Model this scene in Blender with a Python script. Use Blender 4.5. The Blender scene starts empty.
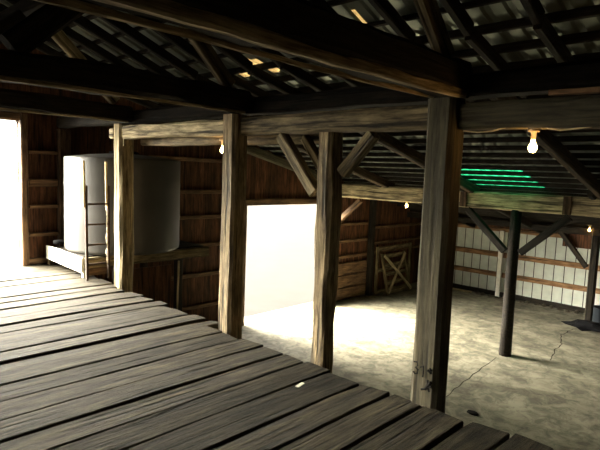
import bpy, bmesh, math, random
from mathutils import Vector, Matrix, noise
R = random.Random(7)
SC = bpy.context.scene
COL = SC.collection

# ------------------------------------------------------------------ materials
def new_mat(name):
    m = bpy.data.materials.new(name); m.use_nodes = True
    nt = m.node_tree; nt.nodes.clear()
    return m, nt, nt.nodes.new, nt.links.new

def wood(name, c1, c2, grain='X', rough=.8, tone=False, bump=.35, fine=34., spec=.25, blotch=.5, cracks=.75):
    m, nt, N, L = new_mat(name)
    out = N('ShaderNodeOutputMaterial'); b = N('ShaderNodeBsdfPrincipled'); L(b.outputs[0], out.inputs[0])
    tc = N('ShaderNodeTexCoord')
    def stretched(f, k):
        mp = N('ShaderNodeMapping'); L(tc.outputs['Object'], mp.inputs[0]); s = [f]*3; s['XYZ'.index(grain)] = f*k
        mp.inputs['Scale'].default_value = s; return mp.outputs[0]
    def mul(a, c):
        mx = N('ShaderNodeMix'); mx.data_type = 'RGBA'; mx.blend_type = 'MULTIPLY'; mx.inputs[0].default_value = 1
        L(a, mx.inputs[6]); L(c, mx.inputs[7]); return mx.outputs[2]
    n1 = N('ShaderNodeTexNoise'); n1.inputs['Scale'].default_value = 1.; n1.inputs['Detail'].default_value = 8
    n1.inputs['Roughness'].default_value = .7; n1.inputs['Distortion'].default_value = .4; L(stretched(fine, .07), n1.inputs['Vector'])
    cr = N('ShaderNodeValToRGB'); e = cr.color_ramp.elements
    e[0].position = .38; e[0].color = (*[v*.4 for v in c1], 1); e[1].position = .64; e[1].color = (*[v*.55 for v in c2], 1)
    L(n1.outputs[0], cr.inputs[0])
    n2 = N('ShaderNodeTexNoise'); n2.inputs['Scale'].default_value = 1; n2.inputs['Detail'].default_value = 6; n2.inputs['Roughness'].default_value = .62
    L(stretched(6.5, .35), n2.inputs['Vector'])
    mr = N('ShaderNodeMapRange'); L(n2.outputs[0], mr.inputs[0])
    mr.inputs[1].default_value = .36; mr.inputs[2].default_value = .62
    mr.inputs[3].default_value = 1-blotch; mr.inputs[4].default_value = 1+blotch*.4
    col = mul(cr.outputs[0], mr.outputs[0])
    n3 = N('ShaderNodeTexNoise'); n3.inputs['Scale'].default_value = 1; n3.inputs['Detail'].default_value = 3
    L(stretched(15, .05), n3.inputs['Vector'])                      # long drying cracks
    ck = N('ShaderNodeMapRange'); L(n3.outputs[0], ck.inputs[0]); ck.inputs[1].default_value = .34; ck.inputs[2].default_value = .41
    ck.inputs[3].default_value = 1-cracks; ck.inputs[4].default_value = 1
    col = mul(col, ck.outputs[0])
    if tone:
        at = N('ShaderNodeAttribute'); at.attribute_name = 'tone'; col = mul(col, at.outputs['Fac'])
    L(col, b.inputs['Base Color'])
    b.inputs['Roughness'].default_value = rough
    b.inputs['Specular IOR Level'].default_value = spec
    ad = N('ShaderNodeMath'); ad.operation = 'MULTIPLY_ADD'; L(ck.outputs[0], ad.inputs[0]); ad.inputs[1].default_value = .8; L(n1.outputs[0], ad.inputs[2])
    bp = N('ShaderNodeBump'); bp.inputs['Strength'].default_value = bump; bp.inputs['Distance'].default_value = .02
    L(ad.outputs[0], bp.inputs['Height']); L(bp.outputs[0], b.inputs['Normal'])
    return m

def plain(name, c, rough=.6, metal=0., spec=.5, nscale=0, namt=.3):
    m, nt, N, L = new_mat(name)
    out = N('ShaderNodeOutputMaterial'); b = N('ShaderNodeBsdfPrincipled'); L(b.outputs[0], out.inputs[0])
    b.inputs['Base Color'].default_value = (*c, 1); b.inputs['Roughness'].default_value = rough
    b.inputs['Metallic'].default_value = metal; b.inputs['Specular IOR Level'].default_value = spec
    if nscale:
        tc = N('ShaderNodeTexCoord'); n = N('ShaderNodeTexNoise'); n.inputs['Scale'].default_value = nscale
        n.inputs['Detail'].default_value = 5; L(tc.outputs['Object'], n.inputs['Vector'])
        cr = N('ShaderNodeValToRGB'); e = cr.color_ramp.elements
        e[0].position = .3; e[0].color = (*[v*(1-namt) for v in c], 1); e[1].position = .7; e[1].color = (*[min(1, v*(1+namt)) for v in c], 1)
        L(n.outputs[0], cr.inputs[0]); L(cr.outputs[0], b.inputs['Base Color'])
        bp = N('ShaderNodeBump'); bp.inputs['Strength'].default_value = .15; L(n.outputs[0], bp.inputs['Height']); L(bp.outputs[0], b.inputs['Normal'])
    return m

def concrete(name):
    m, nt, N, L = new_mat(name)
    out = N('ShaderNodeOutputMaterial'); b = N('ShaderNodeBsdfPrincipled'); L(b.outputs[0], out.inputs[0])
    tc = N('ShaderNodeTexCoord')
    mp = N('ShaderNodeMapping'); mp.inputs['Scale'].default_value = (1.1, .6, 1); mp.inputs['Rotation'].default_value = (0, 0, .5)
    L(tc.outputs['Object'], mp.inputs[0])
    n1 = N('ShaderNodeTexNoise'); n1.inputs['Scale'].default_value = 1.1; n1.inputs['Detail'].default_value = 8; n1.inputs['Roughness'].default_value = .62
    n1.inputs['Distortion'].default_value = .9; L(mp.outputs[0], n1.inputs['Vector'])
    n2 = N('ShaderNodeTexNoise'); n2.inputs['Scale'].default_value = 4.2; n2.inputs['Distortion'].default_value = .6; n2.inputs['Detail'].default_value = 9; n2.inputs['Roughness'].default_value = .7
    L(tc.outputs['Object'], n2.inputs['Vector'])
    c1 = N('ShaderNodeValToRGB'); e = c1.color_ramp.elements
    e[0].position = .36; e[0].color = (.13, .118, .08, 1); e[1].position = .62; e[1].color = (.275, .258, .19, 1)
    L(n1.outputs[0], c1.inputs[0])
    c2 = N('ShaderNodeValToRGB'); e = c2.color_ramp.elements
    e[0].position = .40; e[0].color = (.42, .42, .40, 1); e[1].position = .58; e[1].color = (1, 1, 1, 1)
    L(n2.outputs[0], c2.inputs[0])
    mx = N('ShaderNodeMix'); mx.data_type = 'RGBA'; mx.blend_type = 'MULTIPLY'; mx.inputs[0].default_value = 1
    L(c1.outputs[0], mx.inputs[6]); L(c2.outputs[0], mx.inputs[7]); L(mx.outputs[2], b.inputs['Base Color'])
    mr = N('ShaderNodeMapRange'); L(n1.outputs[0], mr.inputs[0]); mr.inputs[3].default_value = .85; mr.inputs[4].default_value = .6
    L(mr.outputs[0], b.inputs['Roughness'])
    bp = N('ShaderNodeBump'); bp.inputs['Strength'].default_value = .2; bp.inputs['Distance'].default_value = .02
    L(n2.outputs[0], bp.inputs['Height']); L(bp.outputs[0], b.inputs['Normal'])
    return m

def translucent(name, c):
    m, nt, N, L = new_mat(name)
    out = N('ShaderNodeOutputMaterial'); t = N('ShaderNodeBsdfTranslucent'); t.inputs[0].default_value = (*c, 1)
    d = N('ShaderNodeBsdfDiffuse'); d.inputs[0].default_value = (*c, 1)
    tc = N('ShaderNodeTexCoord'); n = N('ShaderNodeTexNoise'); n.inputs['Scale'].default_value = 14; n.inputs['Detail'].default_value = 4
    L(tc.outputs['Object'], n.inputs['Vector'])
    cr = N('ShaderNodeValToRGB'); e = cr.color_ramp.elements
    e[0].position = .35; e[0].color = (*[v*.45 for v in c], 1); e[1].position = .65; e[1].color = (*c, 1)
    L(n.outputs[0], cr.inputs[0]); L(cr.outputs[0], t.inputs[0])
    a = N('ShaderNodeMixShader'); a.inputs[0].default_value = .25
    L(t.outputs[0], a.inputs[1]); L(d.outputs[0], a.inputs[2]); L(a.outputs[0], out.inputs[0])
    return m

def emit(name, c, s):
    m, nt, N, L = new_mat(name)
    out = N('ShaderNodeOutputMaterial'); e = N('ShaderNodeEmission'); e.inputs[0].default_value = (*c, 1); e.inputs[1].default_value = s
    L(e.outputs[0], out.inputs[0]); return m

M = {}
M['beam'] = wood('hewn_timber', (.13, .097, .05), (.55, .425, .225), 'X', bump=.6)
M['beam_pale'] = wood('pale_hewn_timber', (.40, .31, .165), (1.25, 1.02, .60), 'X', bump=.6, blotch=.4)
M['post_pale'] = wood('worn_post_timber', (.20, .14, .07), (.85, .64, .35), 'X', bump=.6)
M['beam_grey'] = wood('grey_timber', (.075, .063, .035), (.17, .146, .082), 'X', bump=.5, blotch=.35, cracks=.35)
M['ladder'] = wood('dark_ladder_wood', (.02, .011, .006), (.085, .046, .022), 'X')
M['rafter'] = wood('brown_rafter', (.035, .022, .011), (.15, .095, .05), 'X')
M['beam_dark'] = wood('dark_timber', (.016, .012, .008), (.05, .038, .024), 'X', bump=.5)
M['post_red'] = wood('red_brown_timber', (.07, .038, .02), (.22, .125, .065), 'X', bump=.5)
M['deck'] = wood('weathered_planks', (.02, .0165, .01), (.112, .092, .056), 'X', rough=.7, tone=True, bump=.9, spec=.18, blotch=.55)
M['boards'] = wood('barn_boards', (.085, .032, .012), (.27, .11, .044), 'Z', tone=True, bump=.3, fine=26., blotch=.45)
M['girt'] = wood('girt_timber', (.16, .085, .04), (.36, .21, .105), 'X', bump=.3)
M['orange'] = wood('orange_girt_timber', (.42, .22, .095), (.75, .43, .21), 'X', bump=.2)
M['white'] = plain('white_wall_sheet', (.58, .62, .55), .55, 0, .4, 5, .1)
M['white_paint'] = plain('white_paint', (.72, .71, .62), .55, 0, .4, 9, .1)
M['concrete'] = concrete('old_concrete')
M['metal'] = plain('galvanised_roof', (.28, .31, .265), .4, .6)
M['tank'] = plain('tank_grey', (.042, .039, .035), .55, 0, .4, 3, .16)
M['black'] = plain('black_plastic', (.006, .006, .007), .9, 0, .1)
M['dark_blue'] = plain('dark_blue_plastic', (.02, .026, .035), .5, 0, .4, 8, .3)
M['porcelain'] = plain('socket_porcelain', (.62, .5, .34), .4)
M['cable'] = plain('pale_cable', (.62, .48, .26), .5)
M['bulb'] = emit('glowing_bulb', (1, .55, .18), 95)
M['green'] = translucent('green_fibreglass', (.0025, .055, .024))
M['amber'] = translucent('amber_fibreglass', (.042, .029, .012))
M['ground'] = plain('bright_gravel', (.0145, .0142, .0142), .95, 0, .1, 2, .08)
M['paper'] = plain('paper', (.75, .72, .62), .8)
M['stone'] = plain('rubble_stone', (.10, .088, .065), .9, 0, .2, 12, .35)
M['crack'] = plain('crack_dark', (.03, .025, .018), .9, 0, .1)
M['mark'] = plain('charcoal_mark', (.012, .011, .01), .9, 0, .1)
M['rope'] = plain('hemp_rope', (.5, .44, .31), .9)

# ------------------------------------------------------------------ helpers
def link(name, bm, mat, parent=None, smooth=False):
    me = bpy.data.meshes.new(name)
    bmesh.ops.recalc_face_normals(bm, faces=bm.faces[:])
    bm.to_mesh(me); bm.free(); me.materials.append(mat)
    if smooth:
        for p in me.polygons: p.use_smooth = True
    o = bpy.data.objects.new(name, me); COL.objects.link(o)
    if parent: o.parent = parent
    return o
def tag(o, label=None, cat=None, group=None, kind=None):
    if label: o['label'] = label
    if cat: o['category'] = cat
    if group: o['group'] = group
    if kind: o['kind'] = kind
    return o
def thing(name, loc, label, cat, group=None, rz=0):
    o = bpy.data.objects.new(name, None); COL.objects.link(o); o.location = loc; o.rotation_euler = (0, 0, rz)
    o.empty_display_size = .1
    return tag(o, label, cat, group)
def box(bm, x0, x1, y0, y1, z0, z1, tone=None):
    l = None
    if tone is not None: l = bm.faces.layers.float.get('tone') or bm.faces.layers.float.new('tone')
    vs = [bm.verts.new(p) for p in ((x0,y0,z0),(x1,y0,z0),(x1,y1,z0),(x0,y1,z0),(x0,y0,z1),(x1,y0,z1),(x1,y1,z1),(x0,y1,z1))]
    fs = [bm.faces.new([vs[i] for i in f]) for f in ((0,3,2,1),(4,5,6,7),(0,1,5,4),(1,2,6,5),(2,3,7,6),(3,0,4,7))]
    if l:
        for f in fs: f[l] = tone
    return vs
def beam_bm(L, w, h, seed=0, wob=.008, seg=None, ch=.16, bow=0., edge=0.):
    """hewn timber along local +X; section w (Y) x h (Z) centred on the axis, chamfered and a little uneven"""
    r = random.Random(seed); bm = bmesh.new(); seg = seg or max(2, int(L/.16)); c = min(w, h)*ch
    prof = [(-w/2+c,-h/2),(w/2-c,-h/2),(w/2,-h/2+c),(w/2,h/2-c),(w/2-c,h/2),(-w/2+c,h/2),(-w/2,h/2-c),(-w/2,-h/2+c)]
    ph = [r.uniform(0, 50) for _ in range(4)]
    rings = []
    for i in range(seg+1):
        x = L*i/seg; ring = []
        oy = wob*1.2*noise.noise((x*.7, ph[0], 0)); oz = wob*1.2*noise.noise((x*.7, ph[1], 0)) + bow*math.sin(math.pi*i/seg)
        for k, (y, z) in enumerate(prof):
            jy = wob*noise.noise((x*2.1, k//2*3.3, ph[2])) + edge*max(0, noise.noise((x*4, k*1.7, ph[3])))*(1 if y < 0 else -1)
            jz = wob*noise.noise((x*2.1, k//2*3.3+9, ph[3])) + edge*max(0, noise.noise((x*4, k*1.7+5, ph[3])))*(1 if z < 0 else -1)
            ring.append(bm.verts.new((x, y+oy+jy, z+oz+jz)))
        rings.append(ring)
    for a, b in zip(rings, rings[1:]):
        for k in range(8): bm.faces.new((a[k], b[k], b[(k+1) % 8], a[(k+1) % 8]))
    bm.faces.new(rings[0]); bm.faces.new(rings[-1][::-1])
    return bm
def world(o): return (world(o.parent) if o.parent else Matrix.Identity(4)) @ o.matrix_basis
def beam(name, p0, p1, w, h, mat, label=None, cat=None, group=None, parent=None, kind=None, seed=None, up=(0,0,1), **kw):
    p0 = Vector(p0); p1 = Vector(p1); d = p1-p0; L = d.length; x = d.normalized(); u = Vector(up)
    if abs(x.dot(u)) > .98: u = Vector((-1, 0, 0))
    y = u.cross(x).normalized(); z = x.cross(y)
    o = link(name, beam_bm(L, w, h, seed if seed is not None else R.randint(0, 9999), **kw), mat, parent)
    m = Matrix((x, y, z)).transposed().to_4x4(); m.translation = p0
    if parent: m = world(parent).inverted() @ m
    o.matrix_basis = m
    return tag(o, label, cat, group, kind)
def tube_bm(pts, r, n=8, bm=None):
    bm = bm or bmesh.new(); pts = [Vector(p) for p in pts]; rings = []
    for i, p in enumerate(pts):
        t = (pts[min(i+1, len(pts)-1)]-pts[max(i-1, 0)]).normalized()
        a = t.cross(Vector((0, 0, 1)))
        if a.length < .05: a = t.cross(Vector((1, 0, 0)))
        a.normalize(); b = t.cross(a)
        rr = r[i] if isinstance(r, (list, tuple)) else r
        rings.append([bm.verts.new(p+rr*(math.cos(2*math.pi*k/n)*a+math.sin(2*math.pi*k/n)*b)) for k in range(n)])
    for A, B in zip(rings, rings[1:]):
        for k in range(n): bm.faces.new((A[k], A[(k+1) % n], B[(k+1) % n], B[k]))
    bm.faces.new(rings[0][::-1]); bm.faces.new(rings[-1])
    return bm
def lathe_bm(prof, n=32, cap=True):
    bm = bmesh.new(); rings = [[bm.verts.new((r*math.cos(2*math.pi*k/n), r*math.sin(2*math.pi*k/n), z)) for k in range(n)] for r, z in prof]
    for A, B in zip(rings, rings[1:]):
        for k in range(n): bm.faces.new((A[k], A[(k+1) % n], B[(k+1) % n], B[k]))
    if cap: bm.faces.new(rings[0][::-1]); bm.faces.new(rings[-1])
    return bm
def bxo(name, b, mat, parent=None, smooth=False):
    bm = bmesh.new(); off = parent.location if parent else Vector((0, 0, 0))
    box(bm, b[0]-off.x, b[1]-off.x, b[2]-off.y, b[3]-off.y, b[4]-off.z, b[5]-off.z)
    return link(name, bm, mat, parent)

# ------------------------------------------------------------------ layout numbers (metres; deck top z=0, camera stands on it)
FL = -1.8                     # concrete floor of the lower bay
YE = 8.6                      # inner face of the end wall
YB = -3.2                     # wall behind the camera
XL, XR = -3.2, 14.8           # far left wall, white right wall
XP = 4.2                      # where the two roof slopes meet
ZP = 2.93
def zroof(x):                 # underside of the metal sheet
    if x > XP: return ZP-.244*(x-XP)
    if x > -1.5: return ZP+.39*(XP-x)
    return ZP+.39*(XP+1.5)-.39*(-1.5-x)

# ------------------------------------------------------------------ the setting
# deck of rough planks
bm = bmesh.new(); lay = bm.faces.layers.float.new('tone')
ed = [.10, .37, .64, .91, 1.18, 1.45, 1.77, 2.04, 2.31, 2.62, 2.89, 3.16, 3.44, 3.72, 3.98, 4.24]
y = .10
while y > YB+.4: y -= R.uniform(.26, .32); ed.insert(0, y)
ed[0] = YB
y = 4.24
while y < YE-.35: y += R.uniform(.20, .34); ed.append(y)
ed.append(YE-.01)
for a, b in zip(ed, ed[1:]):
    mid = (a+b)/2
    end = R.uniform(3.13, 3.185)
    if 4.3 < mid < 6.1: end = R.uniform(3.2, 3.3)
    if mid > 6.5: end = R.uniform(3.24, 3.3)
    if 3.8 < mid < 4.2: end = 3.10
    if 2.6 < mid < 2.95 or 1.5 < mid < 1.9: end = 3.175
    if mid < 1.4: end = R.uniform(3.22, 3.30)
    t = .055; dz = R.uniform(-.012, .004); g0 = R.uniform(.004, .012); g1 = R.uniform(.006, .02); tilt = R.uniform(-.006, .006)
    tone = R.uniform(.72, 1.2); n = 46; ph = R.uniform(0, 99); c = .008; x0 = XL
    rings = []
    for i in range(n+1):
        x = x0+(end-x0)*(i/n)**.8
        j0 = .009*noise.noise((x*1.3, ph, 0)); j1 = .009*noise.noise((x*1.3, ph, 7)); jz = .006*noise.noise((x*.8, ph, 3))
        wear = .016*max(0, (i-n+3)/3)*R.uniform(.2, 1)
        A, B = a+g0+j0, b-g1+j1
        z0, z1 = dz+jz-tilt-wear*.5, dz+jz+tilt-wear
        xe0 = x+(R.uniform(-.02, .02) if i == n else 0); xe1 = x+(R.uniform(-.025, .02) if i == n else 0)
        P = [(xe0, A, z0-t), (xe0, A, z0-c), (xe0, A+c, z0)]
        for q in (.3, .7): P.append((xe0+(xe1-xe0)*q, A+(B-A)*q, z0+(z1-z0)*q+.004*noise.noise((x*2, ph+q*9, 1))))
        P += [(xe1, B-c, z1), (xe1, B, z1-c), (xe1, B, z1-t)]
        rings.append([bm.verts.new(p) for p in P])
    for u, v in zip(rings, rings[1:]):
        for k in range(8):
            f = bm.faces.new((u[k], v[k], v[(k+1) % 8], u[(k+1) % 8])); f[lay] = tone
    for q in (rings[0], rings[-1][::-1]):
        f = bm.faces.new(q); f[lay] = tone
deck = link('floor', bm, M['deck']); tag(deck, 'raised deck of weathered wide planks with ragged ends', kind='structure')
# sub-floor that closes the gaps below the planks, and the wall under the deck edge
tag(bxo('trim_1', (XL, 3.06, YB, YE, -.2, -.085), M['beam_dark']), 'dark joist layer under the plank deck', kind='structure')
tag(bxo('wall_deck', (2.86, 3.04, YB, YE, FL, -.2), M['stone']), 'stone wall below the deck edge', kind='structure')
# concrete floor with cracks
fl = bxo('floor', (2.86, XR+.3, YB, YE+.35, FL-.2, FL), M['concrete']); tag(fl, 'worn concrete floor of the lower bay', kind='structure')
def crack(pts, w):
    bm = bmesh.new(); L_, R_ = [], []
    P = []
    for a, b in zip(pts, pts[1:]):
        for k in range(6):
            t = k/6; P.append((a[0]+(b[0]-a[0])*t+R.uniform(-.02, .02), a[1]+(b[1]-a[1])*t+R.uniform(-.02, .02)))
    P.append(pts[-1])
    for i, p in enumerate(P):
        q = P[min(i+1, len(P)-1)]; o = P[max(i-1, 0)]; d = Vector((q[0]-o[0], q[1]-o[1])).normalized(); n_ = Vector((-d.y, d.x))*w*R.uniform(.5, 1)
        L_.append(bm.verts.new((p[0]+n_.x, p[1]+n_.y, FL+.0015))); R_.append(bm.verts.new((p[0]-n_.x, p[1]-n_.y, FL+.0015)))
    for i in range(len(P)-1): bm.faces.new((L_[i], L_[i+1], R_[i+1], R_[i]))
    link('crack', bm, M['crack'], fl)
crack([(7.0, 3.64), (8.2, 3.76), (9.62, 3.88)], .011)
crack([(12.9, 3.5), (12.2, 3.52), (11.5, 3.3), (11.0, 3.26), (10.3, 3.12)], .013)
crack([(7.6, 6.9), (8.6, 7.25), (9.6, 7.2)], .009)

# end wall of vertical boards with two door openings
D1 = (.5, 2.74, 0, 2.2)       # deck-level door x0,x1,z0,z1
D2 = (7.22, 9.75, FL, .82)    # lower door
bm = bmesh.new(); x = XL
while x < XR:
    w = R.uniform(.14, .2); x1 = min(x+w, XR)
    for e in (D1[0], D1[1], D2[0], D2[1], 3.2):
        if x < e-1e-4 < x1 and e-x > .01: x1 = e
    m = (x+x1)/2; z0 = FL if m > 3.05 else -.2; zt = max(zroof(x), zroof(x1))+.03
    if D1[0] < m < D1[1]: z0 = D1[3]
    if D2[0] < m < D2[1]: z0 = D2[3]
    dy = R.uniform(0, .008)
    vs = box(bm, x, x1, YE+dy, YE+.05, z0, zt, R.uniform(.6, 1.25))
    for v, xx in ((vs[4], x), (vs[7], x), (vs[5], x1), (vs[6], x1)): v.co.z = zroof(xx)+.03
    x = x1
bm.verts.ensure_lookup_table()
we = link('wall_end', bm, M['boards']); tag(we, 'brown vertical board end wall with two bright doorways', kind='structure')
# outer layer keeps the board joints dark
bm = bmesh.new()
def slab(x0, x1, z0):
    vs = box(bm, x0, x1, YE+.05, YE+.09, z0, 1)
    for v, xx in ((vs[4], x0), (vs[7], x0), (vs[5], x1), (vs[6], x1)): v.co.z = zroof(xx)+.05
slab(XL, -1.5, -.2); slab(-1.5, D1[0], -.2); slab(D1[0], D1[1], D1[3]); slab(D1[1], 3., -.2); slab(3., XP, FL); slab(XP, D2[0], FL); slab(D2[0], D2[1], D2[3]); slab(D2[1], XR+.1, FL)
link('cladding', bm, M['beam_dark'], we)
def girt(x0, x1, z, h=.09, t=.06, mat='girt'): beam('girt', (x0, YE-t/2, z), (x1, YE-t/2, z), t, h, M[mat], parent=we, wob=.004)
for z in (.46, .9, 1.27, 1.74): girt(2.86, 3.28, z, .05 if z != 1.27 else .12, .12)
girt(2.8, 3.28, .05, .08, .12)
for z in (.62, 1.12, 1.75, -.55, .05, -1.2): girt(4.9, 7.1, z, .08)
for z in (.25, -.2, -.62): girt(10.05, 11.65, z, .08)
for z in (.1, -.35, -.62): girt(11.9, 14.5, z, .08)
girt(D2[0]-.1, D2[1]+.1, D2[3]+.07, .14, .10)
girt(D1[0]-.1, D1[1]+.05, D1[3]+.06, .12, .10)
for z in (-1.62, -1.28, -.94): beam('kick_board', (10.05, YE-.05, z), (11.66, YE-.05, z), .05, .31, M['girt'], parent=we, wob=.005)
tag(beam('trim_2', (2.79, YE-.07, 0), (2.79, YE-.07, 2.3), .14, .10, M['girt'], wob=.004), 'brown door jamb beside the bright deck doorway', kind='structure')
tag(beam('trim_3', (7.16, YE-.07, FL), (7.16, YE-.07, .85), .12, .12, M['girt'], wob=.004), 'left jamb of the lower doorway', kind='structure')
tag(beam('trim_4', (9.82, YE-.07, FL), (9.82, YE-.07, .85), .12, .12, M['girt'], wob=.004), 'right jamb of the lower doorway', kind='structure')

# white ribbed right wall with boards above
bm = bmesh.new(); y = YB
while y < YE:
    y1 = min(y+.26, YE) if y+.4 < YE else YE+.09
    box(bm, XR, XR+.03, y+.012, y1-.012, FL, .17); box(bm, XR+.022, XR+.04, y-.002, y1, FL, .17)
    y = y1
sm = bmesh.new(); y = YB+.26
while y < YE-.2: box(sm, XR+.004, XR+.034, y-.010, y+.010, FL, .165); y += .26
wr = link('wall_right', bm, M['white']); tag(wr, 'white ribbed metal wall with brown rails', kind='structure')
link('seams', sm, M['beam_dark'], wr)
bm = bmesh.new(); y = YB
while y < YE:
    y1 = min(y+R.uniform(.14, .2), YE); box(bm, XR, XR+.05, y, y1, .17, zroof(XR)+.03, R.uniform(.7, 1.25)); y = y1
link('upper_boards', bm, M['boards'], wr)
for z, h in ((-.58, .15), (-1.165, .14), (.14, .10)):
    beam('girt', (XR-.03, YB+.02, z), (XR-.03, YE-.1, z), .05, h, M['orange'], parent=wr, wob=.004)
beam('sill', (XR-.06, YB+.02, FL+.07), (XR-.06, YE-.1, FL+.07), .1, .13, M['beam_dark'], parent=wr, wob=.012)
# walls that are out of the picture
FILL_GAP = (6.3, 8.3, 0, 2.2)       # opening added in the unseen left wall to light the posts' left faces
bm = bmesh.new()
for y0, y1, z0, z1 in ((YB-.1, FILL_GAP[0], -.2, 9), (FILL_GAP[0], FILL_GAP[1], FILL_GAP[3], 9), (FILL_GAP[0], FILL_GAP[1], -.2, -.06), (FILL_GAP[1], YE+.09, -.2, 9)): box(bm, XL-.1, XL, y0, y1, z0, min(z1, zroof(XL)+.05), 1)
tag(link('wall_left', bm, M['beam_dark']), 'dark board wall left of the deck', kind='structure')
bm = bmesh.new()
for x0, x1, z0 in ((XL, -1.5, -.2), (-1.5, 2.9, -.2), (2.9, XP, FL), (XP, XR, FL)):
    vs = box(bm, x0, x1, YB-.1, YB, z0, 1, 1)
    for v, xx in ((vs[4], x0), (vs[7], x0), (vs[5], x1), (vs[6], x1)): v.co.z = zroof(xx)+.05
tag(link('wall_back', bm, M['beam_dark']), 'board wall opposite the doorways', kind='structure')

# corrugated roof
PER = .19
def sheet(xs, skip=(), only=None, lift=0):
    bm = bmesh.new(); ys = []; y = YB-.1
    while y < YE+.12:
        for f, h in ((0, 0), (.55, 0), (.66, .022), (.89, .022)): ys.append((y+f*PER, h))
        y += PER
    cache = {}
    def V(i, j):
        if (i, j) not in cache: cache[i, j] = bm.verts.new((xs[i], ys[j][0], zroof(xs[i])+ys[j][1]+.002+lift))
        return cache[i, j]
    for i in range(len(xs)-1):
        for j in range(len(ys)-1):
            mx, my = (xs[i]+xs[i+1])/2, (ys[j][0]+ys[j+1][0])/2
            hole = any(a < mx < b and c < my < d for a, b, c, d in skip)
            if (only is None and hole) or (only is not None and not (only[0] < mx < only[1] and only[2] < my < only[3])): continue
            bm.faces.new((V(i, j), V(i+1, j), V(i+1, j+1), V(i, j+1)))
    return bm
GREEN = (8.85, 10.5, 3.45, 4.75)
AMB = [(4.22, 4.4, 4.92, 5.07), (4.42, 4.6, 5.4, 5.56), (4.44, 4.6, 4.84, 4.96)]
AMB2 = [(3.85, 4.18, 3.04, 3.12), (3.45, 3.7, 3.58, 3.66)]
xl = sorted({XP, 15.1, 8.85, 10.5} | {v for a in AMB for v in a[:2]} | {5.5, 7, 12, 13.5})
xm = sorted({-3.4, -2.4, -1.5, 0, 1, 2, 2.7, XP} | {v for a in AMB2 for v in a[:2]})
c1 = link('ceiling', sheet(xm, AMB2), M['metal']); tag(c1, 'corrugated metal roof above the deck', kind='structure')
c2 = link('ceiling', sheet(xl, [GREEN]+AMB), M['metal']); tag(c2, 'corrugated metal roof of the low side bay', kind='structure')
tag(link('roof_panel', sheet(xl, only=GREEN), M['green'], c2), 'green translucent panel')
for a in AMB2: tag(link('roof_panel', sheet(xm, only=a), M['amber'], c1), 'amber translucent panel')
for a in AMB: tag(link('roof_panel', sheet(xl, only=a), M['amber'], c2), 'amber translucent panel')

# ground outside the doors
bm = bmesh.new(); box(bm, -40, 3.1, YE+.1, 70, -.3, -.03); box(bm, -40, XL-.12, -30, YE+.1, -.3, -.03); tag(link('ground', bm, M['ground']), 'bright ground outside the deck doorway', kind='structure')
bm = bmesh.new(); box(bm, 3.1, 60, YE+.1, 70, FL-.3, FL-.02); tag(link('ground', bm, M['ground']), 'bright ground outside the lower doorway', kind='structure')

# ------------------------------------------------------------------ roof timbers
G = 'roof purlins under the metal sheets'
for k in range(16):
    x = 4.02-.36*k
    if x < -1.4: break
    z = zroof(x)-.025
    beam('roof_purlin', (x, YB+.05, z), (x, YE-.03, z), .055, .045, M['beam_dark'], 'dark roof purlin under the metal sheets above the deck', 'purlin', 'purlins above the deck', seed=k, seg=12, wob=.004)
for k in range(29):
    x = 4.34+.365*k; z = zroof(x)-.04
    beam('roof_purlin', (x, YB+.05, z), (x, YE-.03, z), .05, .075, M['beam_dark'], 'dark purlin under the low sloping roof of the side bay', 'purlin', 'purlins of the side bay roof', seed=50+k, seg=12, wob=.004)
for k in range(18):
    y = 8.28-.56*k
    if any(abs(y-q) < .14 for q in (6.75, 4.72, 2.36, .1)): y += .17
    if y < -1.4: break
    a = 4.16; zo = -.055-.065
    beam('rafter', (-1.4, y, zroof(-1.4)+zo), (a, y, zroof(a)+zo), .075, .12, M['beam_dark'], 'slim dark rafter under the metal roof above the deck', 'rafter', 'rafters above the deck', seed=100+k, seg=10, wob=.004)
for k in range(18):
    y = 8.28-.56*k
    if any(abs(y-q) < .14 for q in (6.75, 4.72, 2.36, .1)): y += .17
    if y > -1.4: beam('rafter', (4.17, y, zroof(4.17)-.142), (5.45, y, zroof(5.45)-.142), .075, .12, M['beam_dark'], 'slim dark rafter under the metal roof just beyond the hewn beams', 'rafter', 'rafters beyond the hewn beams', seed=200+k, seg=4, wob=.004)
tag(beam('trim_5', (2.2, YB+.05, 3.295), (2.2, YE-.05, 3.295), .18, .2, M['beam_dark']), 'dark long timber carrying the rafters', kind='structure')
LR = [(8.47, 'post_red', 'sloping rafter of the side bay lying along the brown end wall'),
      (6.75, 'girt', 'brown sloping rafter whose sawn end rests on the far beam above the gate'),
      (4.72, 'girt', 'sloping rafter of the side bay ending in green light under the green roof panel'),
      (2.36, 'girt', 'sloping rafter of the side bay right of the near hanging bulb'),
      (.1, 'girt', 'sloping rafter of the side bay nearest to the camera')]
for y, m, lab in LR:
    zz = lambda x: zroof(x)-.08-.09
    beam('rafter', (5.0, y, zz(5.0)), (10.06, y, zz(10.06)), .13, .18, M['rafter' if m == 'girt' else 'beam_grey'], lab, 'rafter', 'sloping rafters of the side bay', wob=.006)
    if y < 8:
        beam('rafter', (9.6, y+.16, zz(9.6)), (14.7, y+.16, zz(14.7)), .09, .17, M['beam_dark'], 'dark rafter running from the second beam down to the white wall', 'rafter', 'outer rafters of the side bay', wob=.006)

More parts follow.
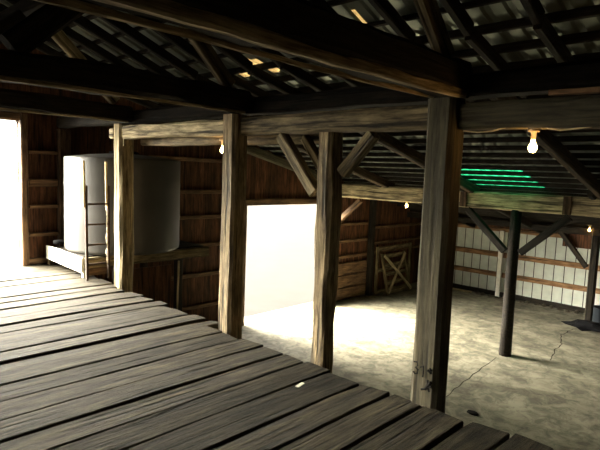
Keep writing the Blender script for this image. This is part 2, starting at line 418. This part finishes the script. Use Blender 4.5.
# ------------------------------------------------------------------ first row: posts, plates, ties
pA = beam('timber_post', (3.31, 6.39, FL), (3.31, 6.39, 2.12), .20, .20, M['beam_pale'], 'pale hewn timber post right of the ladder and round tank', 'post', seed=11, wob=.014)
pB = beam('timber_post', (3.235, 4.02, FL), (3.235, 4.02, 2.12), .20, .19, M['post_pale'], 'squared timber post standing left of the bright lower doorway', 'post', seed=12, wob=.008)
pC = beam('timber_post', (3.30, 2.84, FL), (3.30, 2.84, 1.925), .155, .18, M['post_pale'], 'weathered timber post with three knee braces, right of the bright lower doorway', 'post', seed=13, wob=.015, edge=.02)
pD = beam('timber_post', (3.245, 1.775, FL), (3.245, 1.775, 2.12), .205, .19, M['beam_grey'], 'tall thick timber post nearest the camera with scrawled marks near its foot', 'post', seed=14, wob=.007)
# beams between them
BZ = 2.005
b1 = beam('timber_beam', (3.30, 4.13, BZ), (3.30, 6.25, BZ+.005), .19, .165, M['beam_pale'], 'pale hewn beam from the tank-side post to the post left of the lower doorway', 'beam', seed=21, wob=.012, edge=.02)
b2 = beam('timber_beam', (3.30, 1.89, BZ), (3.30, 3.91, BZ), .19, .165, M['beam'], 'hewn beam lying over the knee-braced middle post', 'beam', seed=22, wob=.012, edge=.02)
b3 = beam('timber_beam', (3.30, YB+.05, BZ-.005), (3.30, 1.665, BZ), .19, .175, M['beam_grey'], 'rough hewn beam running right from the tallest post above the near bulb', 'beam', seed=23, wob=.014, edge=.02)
e = beam('beam_end', (3.255, 6.495, BZ), (3.255, 6.60, BZ), .09, .13, M['beam_pale'], parent=pA, wob=.004, seg=2)
e = beam('cleat', (3.29, 6.27, 1.84), (3.29, 6.27, 2.1), .03, .10, M['beam_pale'], parent=pA, wob=.004, seg=3)
beam('timber_beam', (3.49, 2.95, 1.93), (3.49, 6.2, 1.93), .10, .16, M['beam'], 'second slimmer beam fixed just behind the pale beam', 'beam', seed=24, wob=.01)
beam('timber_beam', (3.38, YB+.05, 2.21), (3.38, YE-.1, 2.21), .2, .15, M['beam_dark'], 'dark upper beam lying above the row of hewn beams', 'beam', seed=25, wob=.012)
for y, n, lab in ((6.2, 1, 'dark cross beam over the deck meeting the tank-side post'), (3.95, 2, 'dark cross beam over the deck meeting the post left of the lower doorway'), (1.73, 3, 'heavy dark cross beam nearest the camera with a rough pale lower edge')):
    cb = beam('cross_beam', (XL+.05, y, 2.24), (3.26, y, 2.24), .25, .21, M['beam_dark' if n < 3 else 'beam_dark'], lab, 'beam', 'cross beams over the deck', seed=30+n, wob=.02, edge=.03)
    for yy, ww, hh in ({1: [(-.118, .02, .022)], 2: [(-.118, .022, .026)], 3: [(-.10, .055, .06), (.118, .022, .03)]}[n]):  # pale strips stand in for light on the lower edges, shaped like rough sapwood
        tag(beam('lit_edge_strip', (XL+.06, y+yy, 2.133), (3.2, y+yy, 2.133), ww, hh, M['beam_pale'], parent=cb, seed=33+n, wob=.008, edge=.02), 'pale rough strip for the lit edge')
    q = {1: 'farthest, over the tank-side post', 2: 'at the post left of the lower doorway', 3: 'nearest, over the tallest post'}[n]
    beam('roof_strut', (3.10, y, 2.37), (2.30, y, 3.13), .08, .13, M['beam' if n > 1 else 'beam_pale'], 'roof strut rising left, '+q, 'strut', 'roof struts', seed=40+n, wob=.006)
    beam('roof_strut', (1.22, y, 2.36), (2.06, y, 3.13), .12, .18, M['beam_dark'], 'dark roof strut rising right, '+q, 'strut', 'roof struts', seed=44+n, wob=.01)
tag(beam('red_lit_strip', (3.25, -.4, 2.112), (3.25, 1.12, 2.112), .05, .03, M['orange'], wob=.003), 'reddish strip added for the bulb-lit roof glimpsed above the rough beam at the right', 'board')  # added strip, its colour stands in for roof lit red behind the slot
# knee braces of the middle post
def brace(p0, p1, w, h, mat, lab, seed): beam('knee_brace', p0, p1, w, h, M[mat], lab, 'brace', None, seed=seed, wob=.006)
brace((3.27, 3.40, 1.91), (3.27, 2.965, 1.42), .09, .11, 'beam', 'long knee brace on the left of the middle post', 51)
brace((3.43, 3.26, 1.90), (3.36, 2.985, 1.64), .07, .09, 'beam', 'short knee brace tucked behind the long left brace of the middle post', 52)
brace((3.32, 2.42, 1.91), (3.32, 2.715, 1.60), .09, .10, 'beam', 'short knee brace on the right of the middle post', 53)

# scrawled marks low on the nearest post: child strokes lying on its deck-side face
def stroke(pts, w=.006):
    bm = bmesh.new()
    tube_bm([(3.134, a+.04, b) for a, b in pts], w, 6, bm)
    o = link('scrawled_mark', bm, M['mark'], pD); o.matrix_basis = pD.matrix_basis.inverted()
stroke([(1.80, .30), (1.775, .305), (1.768, .28), (1.785, .265), (1.765, .25), (1.768, .225), (1.79, .215), (1.80, .23)])
stroke([(1.745, .275), (1.725, .29), (1.722, .25), (1.725, .21)])
stroke([(1.69, .27), (1.665, .255), (1.67, .285), (1.66, .27)], .009)
stroke([(1.70, .13), (1.68, .165), (1.66, .19)], .012); stroke([(1.73, .12), (1.69, .14), (1.655, .165)], .008); stroke([(1.685, .20), (1.68, .15), (1.67, .12)], .007)

# ------------------------------------------------------------------ second row and outer posts
bm2 = beam('timber_beam', (9.9, YB+.05, 1.175), (9.9, 8.42, 1.175), .18, .33, M['beam_pale'], 'long pale beam of the far post row under the low roof', 'beam', seed=26, wob=.008)
for y in (4.86, 2.92):
    tag(beam('splice_block', (9.79, y, 1.02), (9.79, y, 1.34), .14, .03, M['post_red'], parent=bm2, seed=27, wob=.003, seg=2), 'reddish brown splice block')
po = tube_bm([(0, 0, 0), (.004, .002, .7), (-.003, .004, 1.5), (0, 0, 2.2), (0, 0, 2.83)], [.115, .108, .104, .10, .098], 14)
o = link('timber_pole', po, M['beam_dark'], smooth=True); o.location = (9.9, 3.83, FL); tag(o, 'dark round pole with two knee braces standing on the concrete', 'post')
def br2(p0, p1, lab, mat='beam_dark'): beam('knee_brace', p0, p1, .10, .13, M[mat], lab, 'brace', None, wob=.006)
br2((9.86, 4.78, .97), (9.86, 3.98, .23), 'dark knee brace left of the round pole')
br2((9.86, 2.88, .97), (9.86, 3.68, .23), 'dark knee brace right of the round pole')
br2((9.92, 7.52, .97), (9.92, 8.405, .215), 'tan knee brace at the end wall under the far beam', 'girt')
beam('timber_post', (9.96, 8.52, FL), (9.96, 8.52, 1.24), .14, .13, M['beam_dark'], 'dark wall post at the end wall carrying the far beam', 'post')
beam('timber_post', (11.78, 8.50, FL), (11.78, 8.50, zroof(11.78)-.09), .14, .18, M['beam_dark'], 'dark wall post left of the cross-braced gate', 'post')
beam('timber_post', (13.6, 3.36, FL), (13.6, 3.36, zroof(13.6)-.3), .15, .15, M['beam_dark'], 'dark post in front of the white wall at the right edge', 'post')
beam('timber_beam', (13.6, YB+.05, zroof(13.6)-.21), (13.6, YE-.1, zroof(13.6)-.21), .12, .16, M['beam_dark'], 'dark outer beam near the white wall', 'beam')
brace((13.58, 4.14, .36), (13.58, 3.50, -.42), .08, .11, 'beam_dark', 'dark knee brace on the post at the right edge', 60)
o = bxo('wall_post', (XR-.13, XR-.06, 5.98, 6.10, FL, .12), M['white_paint']); tag(o, 'white painted post against the white wall', 'post')
beam('timber_post', (3.06, YE-.09, 0), (3.06, YE-.09, 2.3), .14, .12, M['girt'], 'brown wall stud between the deck doorway and the tank', 'post') if False else None
beam('timber_post', (3.40, YE-.062, FL), (3.40, YE-.062, 2.12), .12, .2, M['post_red'], 'brown wall post behind the tank beside the deck doorway', 'post', wob=.005)

bm = bmesh.new()
for k in range(4): box(bm, 0, .02, k*.16, k*.16+.155, 0, .33, R.uniform(.8, 1.2))
o = link('board_panel', bm, M['boards']); o.location = (13.67, 3.47, .01); tag(o, 'short brown boards lit by the bulb at the right edge', 'panel')
# ------------------------------------------------------------------ tank on its stand, ladder
TX, TY, TR = 3.97, 7.66, .86
st = thing('tank_stand', (4.1, 7.6, 0), 'low wooden stand with a pale side board under the round tank', 'stand')
beam('side_board', (3.082, 8.42, .195), (3.082, 7.12, .175), .04, .21, M['white_paint'], parent=st, wob=.004)
beam('front_beam', (3.13, 7.14, .19), (5.22, 7.14, .195), .11, .16, M['beam'], parent=st, wob=.014)
beam('front_board', (3.13, 7.10, .075), (3.42, 7.10, .08), .03, .10, M['girt'], parent=st, wob=.004)
beam('rear_beam', (3.13, 8.30, .2), (5.2, 8.30, .2), .12, .16, M['beam_dark'], parent=st)
bm = bmesh.new()
for k in range(8):
    y0 = 7.205+k*.128; box(bm, 3.13-4.1, 5.18-4.1, y0-7.6, y0+.123-7.6, .245, .29)
link('platform', bm, M['beam_dark'], st)
bxo('foot', (3.085, 3.145, 8.34, 8.41, 0, .11), M['beam'], st)
bxo('foot', (3.085, 3.145, 7.12, 7.18, 0, .09), M['white_paint'], st)
for x in (3.6, 4.66):
    for y in (7.16, 8.28): beam('leg', (x, y, FL), (x, y, .16), .10, .12, M['beam_dark'], parent=st)
tk = thing('water_tank', (TX, TY, .295), 'big round grey tank standing behind the ladder', 'tank')
link('tank_body', lathe_bm([(TR-.03, 0), (TR-.005, .02), (TR, .06), (TR, .45), (TR+.004, .5), (TR, .55), (TR, .95), (TR+.004, 1.0), (TR, 1.05), (TR, 1.38), (TR-.004, 1.395), (TR-.02, 1.40), (TR-.35, 1.445), (.2, 1.47)], 64), M['tank'], tk, True)
o = link('lid', lathe_bm([(.22, 1.465), (.22, 1.50), (.17, 1.515), (.05, 1.52)], 24), M['black'], tk, True)
bm = tube_bm([(-.74, .44, .08), (-.82, .5, .08), (-.87, .54, .08)], [.035, .035, .028], 10)
link('drain_valve', bm, M['black'], tk, True)
ld = thing('ladder', (3.21, 6.93, 0), 'narrow dark brown ladder with pale upper rails before the round tank', 'ladder')
for x in (3.055, 3.365):
    ra = beam('rail', (x, 6.93, 0), (x, 6.945, 1.30), .045, .032, M['ladder'], parent=ld, wob=.003)
    tag(beam('rail_extension', (x-.03, 6.935, 1.0), (x-.03, 6.945, 1.63), .024, .028, M['beam_pale'], parent=ra, wob=.002), 'pale upper rail piece')
for z in (.22, .49, .77, 1.05): beam('rung', (3.072, 6.935, z), (3.348, 6.935, z), .026, .026, M['ladder'], parent=ld, wob=.002, seg=3)
rp = [(3.325+.008*math.sin(z*31), 6.90+.006*math.sin(z*23), z) for z in [1.02-.05*i for i in range(17)]]
o = link('rope', tube_bm(rp, .008, 6), M['rope'], smooth=True); tag(o, 'frayed pale rope hanging down the right rail of the ladder', 'rope')
# boards leaning below the stand
bm = bmesh.new()
for k in range(4): box(bm, k*.17, k*.17+.165, -.012, .012, 0, 1.86, R.uniform(.6, 1))
o = link('board_panel', bm, M['boards']); o.location = (3.78, 7.0, FL); o.rotation_euler = (-.03, 0, 0); tag(o, 'reddish board panel leaning under the front beam of the tank stand', 'panel')
beam('loose_plank', (4.50, 6.97, FL+.02), (4.58, 7.03, .11), .015, .03, M['beam_pale'], 'thin pale stick leaning under the tank stand', 'plank', wob=.004)
beam('loose_plank', (3.46, 6.2, -.25), (3.43, 6.06, .0), .03, .10, M['beam'], 'short brace at the foot of the tank-side post', 'plank', wob=.004) if False else None

# ------------------------------------------------------------------ gates by the end wall
gt = thing('barn_gate', (12.15, 8.14, FL), 'weathered slatted gate with a cross brace leaning by the end wall', 'gate')
gt.rotation_euler = (math.radians(-13), 0, 0)
def gb(name, a, b, w, h, mat='beam', y=0.): 
    o = beam(name, a, b, w, h, M[mat], wob=.003, up=(0, 0, 1)); o.parent = gt; return o
W, H = 1.24, 1.18
gb('stile', (.05, 0, 0), (.05, 0, H), .045, .10); gb('stile', (W-.05, 0, 0), (W-.05, 0, H), .045, .10)
for i, z in enumerate((.09, .34, .59, .84, 1.10)): gb('slat', (.10, .0, z), (W-.10, .0, z), .03, .11, 'beam')
gb('cross_brace', (.06, -.045, .06), (W-.06, -.045, H-.06), .03, .09, 'beam_pale'); gb('cross_brace', (.06, -.08, H-.06), (W-.06, -.08, .06), .03, .09, 'beam_pale')
fr = thing('wooden_frame', (11.95, 8.42, FL), 'larger dark wooden frame standing behind the cross-braced gate', 'frame')
def fb(name, a, b, w, h): o = beam(name, a, b, w, h, M['beam'], wob=.003); o.parent = fr
fb('stile', (.05, 0, 0), (.05, 0, 1.36), .04, .11); fb('stile', (1.75, 0, 0), (1.75, 0, 1.36), .04, .11)
fb('rail', (.11, 0, 1.30), (1.69, 0, 1.30), .035, .10); fb('rail', (.11, 0, .06), (1.69, 0, .06), .035, .10); fb('rail', (.11, 0, .68), (1.69, 0, .68), .035, .10)

# ------------------------------------------------------------------ bulbs and cable
def bulb(x, y, z, lab, drop=.0, s=.72):
    t = thing('light_bulb', (x, y, z), lab, 'light bulb', 'bare glowing bulbs')
    link('socket', lathe_bm([(.05*s, .115+drop), (.05*s, .095+drop), (.022*s, .09), (.02*s, .05), (.017*s, .045)], 20), M['porcelain'], t, True)
    link('bulb', lathe_bm([(.006*s, -.045*s), (.02*s, -.04*s), (.032*s, -.022*s), (.035*s, 0), (.03*s, .018*s), (.018*s, .036*s), (.014*s, .052)], 20), M['bulb'], t, True)
    return t
bulb(3.30, 1.21, 1.80, 'bare glowing bulb under the rough beam right of the tallest post')
bulb(3.36, 4.37, 1.79, 'bare glowing bulb beside the post left of the lower doorway')
bulb(9.9, 6.24, .925, 'bare glowing bulb under the far beam above the cross-braced gate')
b4 = bulb(13.5, 3.49, .48, 'bare glowing bulb on the post at the right edge')
o = link('conduit', tube_bm([(13.51, 3.42, .56), (13.51, 3.42, .40), (13.51, 3.42, -.6), (13.51, 3.42, FL+.02)], .009, 8), M['stone']); tag(o, 'thin conduit running down the post at the right edge', 'conduit')
bxo('bracket', (13.40, 13.60, 3.44, 3.54, .595, .615), M['beam'], b4)
cp = [(3.235, 1.64-.1*i, 1.905-.012*math.sin(i*1.3)+(.012 if abs(1.6-.1*i-1.21) < .15 else 0)) for i in range(40)]
o = link('cable', tube_bm(cp, .005, 6), M['cable']); tag(o, 'pale electric cable strung under the rough beam by the near bulb', 'cable')

# ------------------------------------------------------------------ small things on the floors
bm = bmesh.new(); box(bm, -.045, .045, -.014, .014, 0, .004)
o = link('paper_scrap', bm, M['paper']); o.location = (2.74, 2.56, .006); o.rotation_euler = (0, 0, .25); tag(o, 'small white paper scrap in a gap between deck planks', 'paper')
def rock(name, loc, s, lab, cat, mat, group=None, seed=0):
    bm = bmesh.new(); bmesh.ops.create_icosphere(bm, subdivisions=2, radius=1)
    for v in bm.verts:
        k = 1+(.3 if seed < 40 else .7)*noise.noise(v.co*1.5+Vector((seed*3.1, 0, 0))); v.co = Vector((v.co.x*s[0]*k, v.co.y*s[1]*k, max(-.3, v.co.z)*s[2]*k))
    zm = min(v.co.z for v in bm.verts)
    for v in bm.verts: v.co.z -= zm
    o = link(name, bm, mat, smooth=False); o.location = loc; return tag(o, lab, cat, group)
rock('stone', (7.02, 3.11, FL), (.07, .09, .025), 'flat dark stone on the concrete beside the deck edge', 'stone', M['mark'], None, 1)
for k in range(22):
    y = 2.2+k*.21+R.uniform(-.02, .02)
    rock('stone', (XR-.22+R.uniform(-.07, .05), y, FL), (R.uniform(.05, .1), R.uniform(.05, .08), R.uniform(.03, .06)), 'rough stone in the rubble line along the foot of the white wall', 'stone', M['stone'], 'rubble stones along the white wall', k)
beam('loose_plank', (14.45, 7.5, FL+.03), (14.5, 6.75, FL+.03), .12, .04, M['beam_pale'], 'short pale plank lying on the concrete by the white wall', 'plank', wob=.004)
rock('tarp_heap', (13.22, 3.3, FL), (.26, .40, .13), 'low dark tarp heaped before the foot of the post at the right edge', 'tarp', M['black'], None, 40)
o = link('bucket', lathe_bm([(.15, 0), (.155, .02), (.18, .36), (.19, .37), (.19, .39), (.175, .39), (.165, .37), (.14, .03)], 28), M['dark_blue'], smooth=True)
o.location = (14.05, 3.22, FL); tag(o, 'dark blue bucket behind the post at the right edge', 'bucket')

# ------------------------------------------------------------------ light and camera
w = bpy.data.worlds.new('overcast_sky'); SC.world = w; w.use_nodes = True
nt = w.node_tree; bg = nt.nodes['Background']; N = nt.nodes.new; L = nt.links.new
GLOW = Vector((-.58, 1, .75)).normalized()          # hazy sun behind thin cloud, beyond the doors
tc = N('ShaderNodeTexCoord'); dt = N('ShaderNodeVectorMath'); dt.operation = 'DOT_PRODUCT'
L(tc.outputs['Generated'], dt.inputs[0]); dt.inputs[1].default_value = GLOW
mr = N('ShaderNodeMapRange'); mr.interpolation_type = 'SMOOTHERSTEP'; L(dt.outputs['Value'], mr.inputs[0])
mr.inputs[1].default_value = .70; mr.inputs[2].default_value = 1.0
mr.inputs[3].default_value = 7.0; mr.inputs[4].default_value = 260.0
bg.inputs[0].default_value = (1, .93, .76, 1); L(mr.outputs[0], bg.inputs[1])

cam = bpy.data.cameras.new('camera'); co = bpy.data.objects.new('camera', cam); COL.objects.link(co)
cam.sensor_fit = 'HORIZONTAL'; cam.sensor_width = 36; cam.lens = 519/600*36; cam.clip_start = .05; cam.clip_end = 300
yaw, pit, rol = .80727, .103007, .037733
f = Vector((math.sin(yaw)*math.cos(pit), math.cos(yaw)*math.cos(pit), -math.sin(pit)))
r = Vector((math.cos(yaw), -math.sin(yaw), 0)); u = r.cross(f)
r2 = r*math.cos(rol)+u*math.sin(rol); u2 = -r*math.sin(rol)+u*math.cos(rol)
m = Matrix((r2, u2, -f)).transposed().to_4x4(); m.translation = (0, 0, 1.6); co.matrix_world = m
SC.camera = co
vs = SC.view_settings; vs.view_transform = 'Standard'; vs.look = 'None'; vs.gamma = 1; vs.use_curve_mapping = False; vs.exposure = 0.0
